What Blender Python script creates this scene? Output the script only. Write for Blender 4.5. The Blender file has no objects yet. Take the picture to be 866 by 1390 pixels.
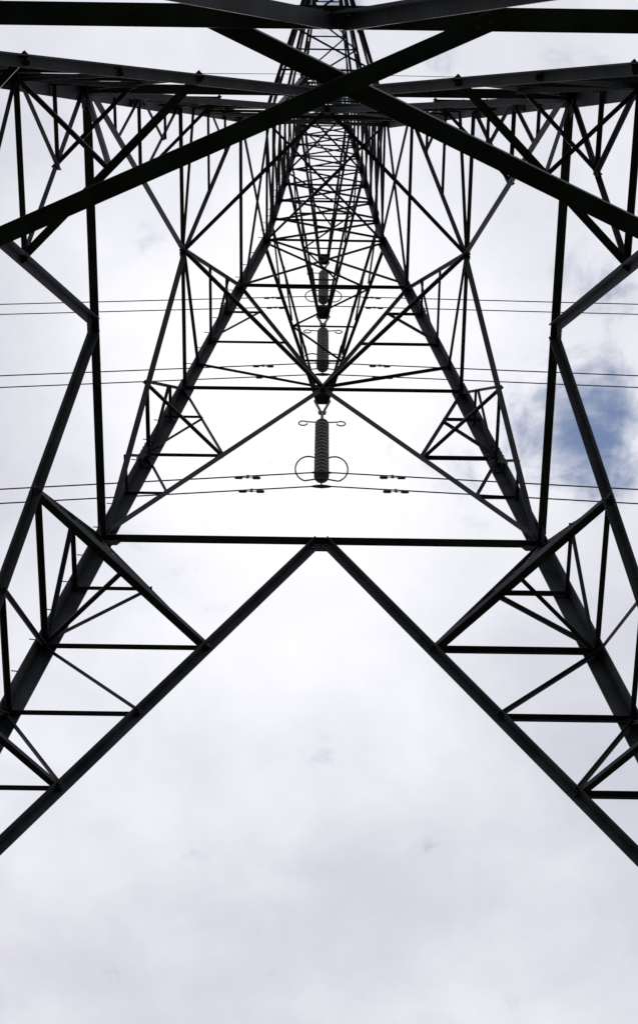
import bpy, math, random
from mathutils import Vector, Matrix
random.seed(7)
W=3.5; EYE=1.6; D=1.69
sc=bpy.context.scene
sc.view_settings.view_transform='Standard'; sc.view_settings.look='None'; sc.view_settings.exposure=0

# ------------------------------------------------------------- materials
def new_mat(name):
    m=bpy.data.materials.new(name); m.use_nodes=True
    return m, m.node_tree.nodes, m.node_tree.links, m.node_tree.nodes['Principled BSDF']
def noisy(name,c1,c2,scale,rough,metal=0.0,bump=0.1,bscale=60,spec=.5):
    m,n,l,b=new_mat(name)
    tc=n.new('ShaderNodeTexCoord'); t=n.new('ShaderNodeTexNoise'); t.inputs['Scale'].default_value=scale; t.inputs['Detail'].default_value=5
    l.new(tc.outputs['Object'],t.inputs['Vector'])
    r=n.new('ShaderNodeValToRGB'); r.color_ramp.elements[0].position=.35; r.color_ramp.elements[1].position=.68
    r.color_ramp.elements[0].color=(*c1,1); r.color_ramp.elements[1].color=(*c2,1)
    l.new(t.outputs['Fac'],r.inputs['Fac']); l.new(r.outputs['Color'],b.inputs['Base Color'])
    b.inputs['Roughness'].default_value=rough; b.inputs['Metallic'].default_value=metal
    b.inputs['Specular IOR Level'].default_value=spec
    if bump:
        t2=n.new('ShaderNodeTexNoise'); t2.inputs['Scale'].default_value=bscale; l.new(tc.outputs['Object'],t2.inputs['Vector'])
        bp=n.new('ShaderNodeBump'); bp.inputs['Strength'].default_value=bump; bp.inputs['Distance'].default_value=.02
        l.new(t2.outputs['Fac'],bp.inputs['Height']); l.new(bp.outputs['Normal'],b.inputs['Normal'])
    return m
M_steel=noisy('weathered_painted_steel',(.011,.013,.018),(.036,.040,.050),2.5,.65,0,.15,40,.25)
M_bolt=noisy('bolt_steel',(.035,.037,.042),(.075,.08,.088),9,.5,0,0,1,.35)
M_ins=noisy('grey_glazed_porcelain',(.26,.255,.25),(.40,.39,.38),6,.25,0,0)
M_wire=noisy('aged_aluminium_conductor',(.05,.05,.055),(.085,.085,.09),5,.6,.2,0)
M_conc=noisy('footing_concrete',(.25,.24,.22),(.38,.37,.34),4,.9)
M_grass=noisy('grass',(.035,.048,.02),(.06,.072,.032),.6,.95,0,.6,12,.1)

# ------------------------------------------------------------- mesh accumulators
class Acc:
    def __init__(s): s.v=[]; s.f=[]
    def add(s,vs,fs):
        o=len(s.v); s.v+= [tuple(v) for v in vs]; s.f+=[tuple(i+o for i in f) for f in fs]
    def obj(s,name,mat,parent=None,smooth=False):
        me=bpy.data.meshes.new(name); me.from_pydata(s.v,[],s.f); me.update()
        if smooth:
            for p in me.polygons: p.use_smooth=True
        me.materials.append(mat)
        o=bpy.data.objects.new(name,me); sc.collection.objects.link(o)
        if parent: o.parent=parent
        return o
def frame(ax,n):
    ax=ax.normalized(); b=(n-ax*n.dot(ax))
    if b.length<1e-5: b=ax.orthogonal()
    b.normalize(); a=ax.cross(b).normalized()
    return ax,a,b
_j=[0]
def jit():
    _j[0]=(_j[0]*7+3)%23
    return _j[0]*.0009
def angle(acc,p1,p2,s,n,t=None,flip=False,off=0.0,bolts=None,trim=(0,0)):
    """L-section steel angle. n = outward normal; one flange lies square to n, other points inward."""
    t=t or max(.008,s*.1)
    ax,a,b=frame(p2-p1,n)
    p1=p1+ax*trim[0]; p2=p2-ax*trim[1]
    if flip: a=-a
    o=b*(off+jit())
    sec=[(0,0),(s,0),(s,t),(t,t),(t,s),(0,s)]
    vs=[]
    for p in (p1,p2):
        for (u,w) in sec: vs.append(p+a*(u-s*.5)-b*w+o)
    fs=[(i,(i+1)%6,(i+1)%6+6,i+6) for i in range(6)]+[tuple(range(5,-1,-1)),tuple(range(6,12))]
    if flip: fs=[f[::-1] for f in fs]
    acc.add(vs,fs)
    if bolts is not None:
        for e,sg in((p1,1),(p2,-1)):
            for k in (0,1):
                q=e+ax*sg*(s*.7+k*s*.75)+o-b*(t)
                bolt(bolts,q,-b,.017 if s<.1 else .022,.02)
                if s>.1: bolt(bolts,q+b*t,b,.022,.02)
def bolt(acc,p,n,r,h):
    ax,a,b=frame(n,Vector((.31,.2,.93)))
    vs=[]
    for k in (0,1):
        for i in range(6):
            th=i*math.pi/3; vs.append(p+ax*(h*k)+a*r*math.cos(th)+b*r*math.sin(th))
    acc.add(vs,[(i,(i+1)%6,(i+1)%6+6,i+6) for i in range(6)]+[tuple(range(6,12))])
def plate(acc,c,u,v,n,t,pts):
    N=len(pts); vs=[c+u*x+v*y+n*(t*.5) for x,y in pts]+[c+u*x+v*y-n*(t*.5) for x,y in pts]
    acc.add(vs,[tuple(range(N)),tuple(range(2*N-1,N-1,-1))]+[(i,i+N,(i+1)%N+N,(i+1)%N) for i in range(N)])
def tube(acc,pts,r,seg=8,rads=None):
    vs=[];fs=[];n=len(pts); prev=None
    for i,p in enumerate(pts):
        d=(pts[min(i+1,n-1)]-pts[max(i-1,0)]).normalized()
        if prev is None: a=d.orthogonal().normalized()
        else:
            a=prev-d*prev.dot(d); a.normalize()
        prev=a; b=d.cross(a); rr=rads[i] if rads else r
        for k in range(seg):
            th=2*math.pi*k/seg; vs.append(p+a*rr*math.cos(th)+b*rr*math.sin(th))
    for i in range(n-1):
        for k in range(seg):
            k2=(k+1)%seg; fs.append((i*seg+k,i*seg+k2,(i+1)*seg+k2,(i+1)*seg+k))
    fs.append(tuple(range(seg-1,-1,-1))); fs.append(tuple((n-1)*seg+k for k in range(seg)))
    acc.add(vs,fs)

# ------------------------------------------------------------- tower profile (units of W above the eye)
Z1=6.86; Z2=8.486; ZB=3.70
TIPS=[10.83,13.33,15.55]; ZG=-EYE/W; ZP=18.3
def hw(z):
    if z<=TIPS[0]: return 2.037-.1506*z
    h0=2.037-.1506*TIPS[0]
    if z<=16.2: return h0+(.21-h0)*(z-TIPS[0])/(16.2-TIPS[0])
    return .21+(.03-.21)*(z-16.2)/(ZP-16.2)
def rot(k,x,y):
    for _ in range(k): x,y=-y,x
    return x,y
def P(x,y,z): return Vector((x*W,y*W,z*W+EYE))
def F(k,x,z,ins=0.0):
    X,Y=rot(k,x,hw(z)-ins); return P(X,Y,z)
def N(k,z=5.0):
    s=(hw(z-.05)-hw(z+.05))/.1
    X,Y=rot(k,0,1); return Vector((X,Y,s)).normalized()

legs=Acc(); brace=Acc(); red=Acc(); plates=Acc(); bolts=Acc(); arms=Acc(); plan=Acc()
# ---- legs
for sx in(-1,1):
    for sy in(-1,1):
        zs=[ZG-.02,ZB,Z1,Z2,TIPS[0],16.2,ZP]; sz=[.25,.24,.22,.18,.13,.10]
        for i in range(len(zs)-1):
            z0,z1=zs[i],zs[i+1]
            p0=P(sx*hw(z0),sy*hw(z0),z0); p1=P(sx*hw(z1),sy*hw(z1),z1)
            ax=(p1-p0).normalized()
            ux=Vector((-sx,0,0)); ux=(ux-ax*ux.dot(ax)).normalized()
            uy=Vector((0,-sy,0)); uy=(uy-ax*uy.dot(ax)).normalized()
            s=sz[i]; t=.024
            sec=[(0,0),(s,0),(s,t),(t,t),(t,s),(0,s)]
            vs=[p+ux*a+uy*b for p in(p0,p1) for a,b in sec]
            fs=[(j,(j+1)%6,(j+1)%6+6,j+6) for j in range(6)]+[tuple(range(5,-1,-1)),tuple(range(6,12))]
            legs.add(vs,fs)
            L=(p1-p0).length
            nsp=max(1,int(L/6))
            for q in range(nsp):
                c=p0+ax*(L*(q+.5)/nsp) if i else p0+ax*(L*(q+.6)/nsp)
                hl=.42 if i<4 else .25
                for u,v in((ux,uy),(uy,ux)):
                    for sg in(-1,1):
                        off=-.012 if sg<0 else t+.012
                        plate(plates,c+u*s*.52+v*off,ax,u,v,.018,[(-hl,-s*.4),(hl,-s*.4),(hl,s*.4),(-hl,s*.4)])
                    for kk in range(6):
                        for rr in(-.22,.22):
                            for sg in(-1,1):
                                bolt(bolts,c+ax*(hl*(kk-2.5)/3)+u*s*(.52+rr)+v*(-.021 if sg<0 else t+.021),v*sg,.02,.024)
            if sx*sy<0:
                nn=int(L/.4)
                for q in range(nn):
                    c=p0+ax*(q*.4+.2)
                    if c.z<4: continue
                    u,v=(ux,uy) if q%2 else (uy,ux)
                    tube(bolts,[c+u*s*.5,c+u*s*.5-v*.15],.009,5)
# ---- faces
def gusset(k,x,z,w=.26,h=.24,ins=.03):
    c=F(k,x,z)-N(k,z)*ins
    X,Y=rot(k,1,0); u=Vector((X,Y,0)); v=N(k,z).cross(u).normalized()
    if v.z<0: v=-v
    pts=[(-w,-.10),(-w*.55,-h),(w*.55,-h),(w,-.10),(w,.07),(-w,.07)]
    plate(plates,c,u,v,N(k,z),.014,pts)
    for bx in(-.75,-.45,-.15,.15,.45,.75):
        for sg in(-1,1):
            bolt(bolts,c+u*bx*w+v*0.02+N(k,z)*.007*sg,N(k,z)*sg,.018,.02)
    for bx,by in((-.4,-.6),(.4,-.6),(-.15,-.75),(.15,-.75)):
        for sg in(-1,1):
            bolt(bolts,c+u*bx*w+v*by*h+N(k,z)*.007*sg,N(k,z)*sg,.018,.02)
def M(acc,k,a,b,s,off=-.03,flip=False,bl=True,trim=(0,0)):
    p,q=F(k,*a),F(k,*b); angle(acc,p,q,s,N(k,(a[1]+b[1])*.5),flip=flip,off=off,bolts=bolts if bl else None,trim=trim)
KS=.512
def kx(z): return KS*(Z1-z)
def k2x(z): return hw(Z1)*(Z2-z)/(Z2-Z1)
for k in range(4):
    M(brace,k,(-hw(Z1),Z1),(hw(Z1),Z1),.135,off=-.005,trim=(.03,.03))
    gusset(k,0,Z1,.24,.30,.025)
    zf=(KS*Z1-2.037)/(KS-.1506)
    for sg in(-1,1):
        M(brace,k,(0,Z1),(sg*kx(zf),zf),.13,off=-.03,flip=sg>0,trim=(.09,0))
        L=lambda z:(sg*hw(z),z)
        K=lambda z:(sg*kx(z),z)
        mid=((sg*(hw(Z1)+kx(5.98))*.5),(Z1+5.98)*.5)
        M(red,k,L(Z1),K(5.98),.065)
        M(red,k,L(mid[1]),mid,.06,off=-.05)
        M(red,k,L(5.98),mid,.06,off=-.07)
        M(red,k,L(5.98),K(5.98),.08,off=-.05)
        for za,zb in((5.98,5.53),(5.53,5.08),(5.08,4.62),(4.62,4.25)):
            M(red,k,L(za),K(zb),.055,off=-.09)
            M(red,k,L(zb),K(zb),.075 if zb>5 else .07,off=-.05)
        gusset(k,sg*(hw(Z1)-.06),Z1,.17,.24,.05)
        M(brace,k,(sg*hw(Z1),Z1),(0,Z2),.10,off=-.06,flip=sg>0,trim=(0,.05))
        zm=7.69; K2=lambda z:(sg*k2x(z),z)
        M(red,k,L(zm),K2(zm),.06)
        M(red,k,L(Z2),K2(zm),.052,off=-.05)
        zq=7.29
        M(red,k,L(zm),K2(zq),.048,off=-.08)
        M(red,k,L(zq),K2(zq),.048)
        mm=(sg*(hw(Z2)+k2x(zm))*.5,(Z2+zm)*.5)
        M(red,k,L(zm),mm,.048,off=-.07)
        M(red,k,L(mm[1]),mm,.048,off=-.1)
    M(brace,k,(-hw(Z2),Z2),(hw(Z2),Z2),.072)
    gusset(k,0,Z2,.18,.16,.04)
    Z3=10.0
    for sg in(-1,1):
        L=lambda z:(sg*hw(z),z)
        K3=lambda z:(sg*hw(Z3)*(z-Z2)/(Z3-Z2),z)
        M(brace,k,(0,Z2),L(Z3),.062,off=-.06,flip=sg>0)
        M(red,k,L(8.80),(0,Z2+.02),.052,off=-.03)
        for z in (9.1,9.55): M(red,k,L(z),K3(z),.048,off=-.05)
        M(red,k,L(9.1),K3(9.55),.045,off=-.09)
    M(brace,k,L(Z3),(-L(Z3)[0],Z3),.06)
    ups=[10.0,10.83,11.45,12.1,12.72,13.33,13.95,14.5,15.03,15.55,16.17,16.8,17.45]
    for za,zb in zip(ups[:-1],ups[1:]):
        s=.055 if zb<13 else .047
        M(brace,k,(-hw(za),za),(hw(zb),zb),s,off=-.03,bl=False)
        M(brace,k,(hw(za),za),(-hw(zb),zb),s,off=-.11,flip=True,bl=False)
        M(brace,k,(-hw(zb),zb),(hw(zb),zb),s,off=-.06,bl=False)
    # bottom panel below ZB
    M(brace,k,(-hw(ZB),ZB),(hw(ZB),ZB),.175,off=.03)
    for sg in(-1,1):
        M(brace,k,(0,ZB),(sg*hw(ZG+.25),ZG+.25),.13,off=-.02,trim=(.1,0))
        for z in(.6,1.4,2.2,3.0):
            fx=hw(ZG+.25)*(ZB-z)/(ZB-ZG-.25)
            M(red,k,(sg*hw(z),z),(sg*fx,z),.08)
            if z<3: M(red,k,(sg*hw(z+.8),z+.8),(sg*fx,z),.07,off=-.08)
UP=Vector((0,0,-1))
def H(acc,a,b,s,z,off=0,n=UP,bl=True,z2=None):
    angle(acc,P(a[0],a[1],z),P(b[0],b[1],z if z2 is None else z2),s,n,off=off,bolts=bolts if bl else None)
for k in range(4):
    z=5.98
    a=rot(k,kx(z),hw(z)); b=rot(k,hw(z),kx(z))
    H(plan,a,b,.11,z,.0)
    mid=((a[0]+b[0])*.5,(a[1]+b[1])*.5); zc=(Z1+z)/2
    xm=(hw(Z1)+kx(z))*.5
    a2=rot(k,xm,hw(zc)); b2=rot(k,hw(zc),xm)
    H(plan,a2,b2,.06,zc)
    c=rot(k,hw(z),hw(z)); H(plan,c,mid,.06,z,.05)
    c1=rot(k,hw(Z1),hw(Z1)); H(plan,c1,mid,.06,Z1,z2=z)
    z=5.08
    a=rot(k,kx(z),hw(z)); b=rot(k,hw(z),kx(z)); H(plan,a,b,.08,z,.0)
    z=7.69
    a=rot(k,k2x(z),hw(z)); b=rot(k,hw(z),k2x(z)); H(plan,a,b,.055,z)
    h=hw(Z2)-.02; H(plan,rot(k,0,h),rot(k,h,0),.07,Z2,.03)
for z in TIPS:
    h=hw(z)
    H(plan,(-h,-h),(h,h),.05,z,.02,bl=False); H(plan,(-h,h),(h,-h),.05,z,.10,bl=False)
# ---- near-side plan bracing at the lower diaphragm
z=ZB
H(plan,(-.30,-hw(z)),(hw(z),-.66),.145,z,.0)
H(plan,(.37,-hw(z)),(-hw(z),-.66),.145,z,.150)
# ---- crossarms
YT=3.2-D
for sy in(1,-1):
    for zt in TIPS:
        zu=zt+.62; h=hw(zt); hu=hw(zu)
        tip=lambda sx,dz=0:P(sx*.035,sy*YT,zt+dz)
        bot=lambda sx,f:P(sx*h,sy*h,zt).lerp(tip(sx),f)
        top=lambda sx,f:P(sx*hu,sy*hu,zu).lerp(tip(sx,.05),f)
        for sx in(-1,1):
            angle(arms,bot(sx,0),bot(sx,1),.08,Vector((0,0,-1)),off=0)
            angle(arms,top(sx,0),top(sx,1),.06,Vector((sx,0,.3)),off=0)
            fr=[0,.25,.48,.7,.88]
            for i in range(len(fr)-1):
                angle(arms,bot(sx,fr[i+1]),top(sx,fr[i]),.042,Vector((sx,0,0)),off=-.03)
        fr=[0,.28,.52,.74]
        for i in range(len(fr)-1):
            s=1 if i%2 else -1
            angle(arms,bot(s,fr[i]),bot(-s,fr[i+1]),.045,Vector((0,0,-1)),off=-.03)
            angle(arms,bot(s,fr[i+1]),bot(-s,fr[i+1]),.042,Vector((0,0,-1)),off=-.05)
        c=P(0,sy*YT,zt)
        plate(plates,c+Vector((0,-sy*.05,.0)),Vector((1,0,0)),Vector((0,1,0)),Vector((0,0,1)),.02,[(-.22,-.25),(.22,-.25),(.16,.12),(-.16,.12)])
pyl=bpy.data.objects.new('electricity_pylon',None); sc.collection.objects.link(pyl)
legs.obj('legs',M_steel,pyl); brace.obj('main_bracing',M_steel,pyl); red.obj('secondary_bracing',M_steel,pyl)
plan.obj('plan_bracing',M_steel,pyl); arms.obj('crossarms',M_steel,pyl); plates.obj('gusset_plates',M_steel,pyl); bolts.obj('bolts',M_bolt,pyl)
ft=Acc()
for sx in(-1,1):
    for sy in(-1,1):
        c=P(sx*hw(ZG),sy*hw(ZG),ZG); c.z=0
        rr=[(.62,-.3),(.62,.28),(.5,.42)]
        tube(ft,[Vector((c.x,c.y,zz)) for _,zz in rr],1,20,rads=[r for r,_ in rr])
ft.obj('concrete_footings',M_conc,pyl)

# ------------------------------------------------------------- insulator strings
def lathe(acc,c,prof,seg=28):
    vs=[];fs=[];n=len(prof)
    for r,z in prof:
        for k in range(seg):
            th=2*math.pi*k/seg; vs.append(c+Vector((r*math.cos(th),r*math.sin(th),z)))
    for i in range(n-1):
        for k in range(seg):
            k2=(k+1)%seg; fs.append((i*seg+k,i*seg+k2,(i+1)*seg+k2,(i+1)*seg+k))
    acc.add(vs,fs)
BODY=1.10*W; HANG=.50*W
for sy in(1,-1):
    for zt in TIPS:
        top=P(0,sy*YT,zt); e=bpy.data.objects.new('insulator_string',None); sc.collection.objects.link(e)
        hwk=Acc(); por=Acc()
        yk=top+Vector((0,0,-.95))
        for sx in(-1,1):
            tube(hwk,[top+Vector((sx*.18,0,.03)),yk+Vector((sx*.02,0,0))],.032,8)
        tube(hwk,[yk+Vector((0,0,.05)),top+Vector((0,0,-HANG))],.035,8)
        plate(hwk,yk,Vector((1,0,0)),Vector((0,0,1)),Vector((0,1,0)),.03,[(-.08,-.12),(.08,-.12),(.1,.1),(-.1,.1)])
        bt=top+Vector((0,0,-HANG)); nd=16; pit=BODY/nd
        for i in range(nd):
            c=bt+Vector((0,0,-pit*i))
            lathe(hwk,c,[(0,0),(.05,0),(.055,-pit*.30),(.065,-pit*.42)],12)
            lathe(por,c,[(.06,-pit*.38),(.10,-pit*.42),(.14,-pit*.52),(.162,-pit*.64),(.160,-pit*.74),(.145,-pit*.70),(.13,-pit*.60),(.115,-pit*.68),(.095,-pit*.58),(.07,-pit*.64)],24)
            lathe(hwk,c,[(.07,-pit*.62),(.025,-pit*.66),(.025,-pit*1.02)],10)
        for sx in(-1,1):
            pts=[bt+Vector((0,0,.10)),bt+Vector((sx*.2,0,.05)),bt+Vector((sx*.34,0,.08))]
            cc=bt+Vector((sx*.44,0,-.04))
            for i in range(17):
                th=math.radians(130-i*300/16); pts.append(cc+Vector((sx*.10*math.cos(th),0,.17*math.sin(th))))
            tube(hwk,pts,.016,8)
        bb=bt+Vector((0,0,-BODY))
        for sx in(-1,1):
            pts=[bb+Vector((sx*.03,0,-.14)),bb+Vector((sx*.16,0,-.15))]
            cc=bb+Vector((sx*.28,0,.55))
            for i in range(27):
                th=math.radians(-75+i*285/26)
                pts.append(cc+Vector((sx*.28*math.cos(th),0,.82*math.sin(th))))
            tube(hwk,pts,.017,8)
        tube(hwk,[bb+Vector((0,0,.05)),bb+Vector((0,0,-.14))],.04,8)
        plate(hwk,bb+Vector((0,0,-.10)),Vector((0,1,0)),Vector((0,0,1)),Vector((1,0,0)),.03,[(-.2,-.05),(.2,-.05),(.08,.12),(-.08,.12)])
        for dy in(-.153,.153):
            q=bb+Vector((0,dy,-.10))
            tube(hwk,[q+Vector((x,0,-.05-.1*x*x)) for x in(-.2,-.12,0,.12,.2)],.035,8,rads=[.02,.035,.045,.035,.02])
        hwk.obj('line_hardware',M_wire,e); por.obj('porcelain_discs',M_ins,e,True)
# ------------------------------------------------------------- conductors with dampers
def sagz(x,slope=.105,span=340.):
    a=abs(x); return -slope*a*(1-a/span)
def conductor_set(name,y,z,ys,r,slope,damp=True,yaw=0.0):
    e=bpy.data.objects.new(name,None); sc.collection.objects.link(e)
    a=Acc(); d=Acc()
    xs=sorted(set([0]+[s*v for s in(-1,1) for v in(.2,.5,1,2,4,7,11,16,24,36,50,70,100,130,170,210,250,290,340)]))
    for dy in ys:
        tube(a,[Vector((x,y+dy+yaw*x,z+sagz(x,slope))) for x in xs],r,8)
        if damp:
            for sx in(-1,1):
                x0=1.50*sx+(.05 if dy>0 else -.03)
                q=Vector((x0,y+dy+yaw*x0,z+sagz(x0,slope)-.10))
                tube(d,[q+Vector((-.2,0,0)),q+Vector((.2,0,0))],.008,6)
                plate(d,q+Vector((0,0,.06)),Vector((1,0,0)),Vector((0,0,1)),Vector((0,1,0)),.03,[(-.03,-.07),(.03,-.07),(.03,.08),(-.03,.08)])
                for s2 in(-1,1):
                    tube(d,[q+Vector((s2*v,0,0)) for v in(.10,.12,.24,.27)],.04,10,rads=[.018,.034,.034,.018])
    a.obj('conductors',M_wire,e)
    if damp: d.obj('vibration_dampers',M_wire,e)
for sy in(1,-1):
    for zt,sl in zip(TIPS,(.17,.16,.12)):
        conductor_set('power_line',sy*YT*W,P(0,0,zt).z-HANG-BODY-.12,(-.153,.153),.015,sl,yaw=-.014)
conductor_set('earth_wire',0,P(0,0,ZP).z+.05,(0,),.011,.08,False)

# ------------------------------------------------------------- ground
g=Acc(); R=4000; n=48
ring=[0,3,8,15,30,60,120,300,800,R]
vs=[Vector((0,0,0))];fs=[]
for i,r in enumerate(ring[1:]):
    for k in range(n):
        th=2*math.pi*k/n; vs.append(Vector((r*math.cos(th),r*math.sin(th),random.uniform(-.06,.06) if r<200 else random.uniform(-1,1))))
for k in range(n): fs.append((0,1+k,1+(k+1)%n))
for i in range(len(ring)-2):
    for k in range(n):
        k2=(k+1)%n; fs.append((1+i*n+k,1+(i+1)*n+k,1+(i+1)*n+k2,1+i*n+k2))
g.add(vs,fs); g.obj('grass_ground',M_grass,None,True)

# ------------------------------------------------------------- sky
w=bpy.data.worlds.new('World'); sc.world=w; w.use_nodes=True
nt=w.node_tree; nn=nt.nodes; ll=nt.links; nn.clear()
out=nn.new('ShaderNodeOutputWorld'); bg=nn.new('ShaderNodeBackground'); bg.inputs['Strength'].default_value=.1
ll.new(bg.outputs[0],out.inputs[0])
sky=nn.new('ShaderNodeTexSky'); sky.sky_type='NISHITA'; sky.sun_disc=False
sky.sun_elevation=math.radians(71); sky.sun_rotation=math.radians(0); sky.air_density=1.0; sky.dust_density=0.1; sky.ozone_density=2.0
tc=nn.new('ShaderNodeTexCoord')
def math_(op,a,b=None,c=None):
    m=nn.new('ShaderNodeMath'); m.operation=op
    for i,v in enumerate((a,b,c)):
        if v is None: continue
        if isinstance(v,(int,float)): m.inputs[i].default_value=v
        else: ll.new(v,m.inputs[i])
    return m.outputs[0]
sep=nn.new('ShaderNodeSeparateXYZ'); ll.new(tc.outputs['Generated'],sep.inputs[0])
zc=math_('MAXIMUM',sep.outputs[2],.12)
px=math_('DIVIDE',sep.outputs[0],zc); py=math_('DIVIDE',sep.outputs[1],zc)
cmb=nn.new('ShaderNodeCombineXYZ'); ll.new(px,cmb.inputs[0]); ll.new(py,cmb.inputs[1])
def noise(scale,detail,rough,off,dist=0.0):
    mp=nn.new('ShaderNodeMapping'); mp.inputs['Location'].default_value=off; ll.new(cmb.outputs[0],mp.inputs[0])
    t=nn.new('ShaderNodeTexNoise'); t.inputs['Scale'].default_value=scale; t.inputs['Detail'].default_value=detail
    t.inputs['Roughness'].default_value=rough; t.inputs['Distortion'].default_value=dist
    ll.new(mp.outputs[0],t.inputs['Vector']); return t.outputs['Fac']
def blob(cx,cy,rx,ry):
    a=math_('DIVIDE',math_('SUBTRACT',px,cx),rx); b=math_('DIVIDE',math_('SUBTRACT',py,cy),ry)
    d=math_('ADD',math_('MULTIPLY',a,a),math_('MULTIPLY',b,b))
    return math_('EXPONENT',math_('MULTIPLY',d,-1.0))
n1=noise(13,7,.58,(3.1,1.7,0),.3); n2=noise(5.0,5,.5,(7.3,4.1,2))
glow=blob(-.02,.32,.15,.21)
br=math_('ADD',math_('MULTIPLY',glow,.36),.695)
br=math_('ADD',br,math_('MULTIPLY',math_('SUBTRACT',n2,.5),.40))
br=math_('ADD',br,math_('MULTIPLY',math_('SUBTRACT',n1,.5),.20))
br=math_('MINIMUM',math_('MAXIMUM',br,.40),1.0)
cr=nn.new('ShaderNodeValToRGB'); e=cr.color_ramp.elements
e[0].position=.40; e[0].color=(.44,.47,.56,1); e[1].position=.98; e[1].color=(1,1,1,1)
m=e.new(.68); m.color=(.68,.68,.755,1)
m=e.new(.88); m.color=(.92,.92,.975,1)
ll.new(br,cr.inputs[0])
sc10=nn.new('ShaderNodeVectorMath'); sc10.operation='SCALE'; ll.new(cr.outputs[0],sc10.inputs[0]); sc10.inputs['Scale'].default_value=10.3
gap=math_('ADD',math_('MULTIPLY',blob(.165,.315,.060,.055),.74),math_('MULTIPLY',blob(.03,0.02,.3,.10),.30))
gap=math_('ADD',gap,math_('MULTIPLY',blob(.20,.22,.06,.06),.20))
n4=math_('ADD',math_('MULTIPLY',math_('SUBTRACT',n1,.5),2.4),.5)
cov=math_('SUBTRACT',math_('ADD',n4,.32),gap)
mr=nn.new('ShaderNodeMapRange'); mr.interpolation_type='SMOOTHSTEP'; mr.inputs['From Min'].default_value=-.08; mr.inputs['From Max'].default_value=.52
ll.new(cov,mr.inputs['Value'])
mx=nn.new('ShaderNodeMix'); mx.data_type='RGBA'; ll.new(mr.outputs[0],mx.inputs['Factor'])
ll.new(sky.outputs[0],mx.inputs[6]); ll.new(sc10.outputs[0],mx.inputs[7]); ll.new(mx.outputs[2],bg.inputs[0])
sd=bpy.data.lights.new('sun','SUN'); sd.energy=1.0; sd.angle=math.radians(12); sd.color=(1,.96,.9)
so=bpy.data.objects.new('sun',sd); sc.collection.objects.link(so)
el=math.radians(71); tos=Vector((0,math.cos(el),math.sin(el))); so.rotation_euler=tos.to_track_quat('Z','Y').to_euler(); so.location=(0,20,90)

# ------------------------------------------------------------- camera
al=math.radians(20.35); r=math.radians(0.8)
d=Vector((0,math.sin(al),math.cos(al))); up=Vector((0,-math.cos(al),math.sin(al))); X=Vector((1,0,0))
uc=up*math.cos(r)-X*math.sin(r); rc=X*math.cos(r)+up*math.sin(r)
cd=bpy.data.cameras.new('camera'); co=bpy.data.objects.new('camera',cd); sc.collection.objects.link(co)
mt=Matrix((rc,uc,-d)).transposed().to_4x4(); mt.translation=Vector((-.012*W,-D*W,EYE)); co.matrix_world=mt
cd.sensor_fit='VERTICAL'; cd.sensor_height=24; cd.lens=2206/1390*24; cd.shift_x=0
cd.clip_start=.05; cd.clip_end=9000
sc.camera=co
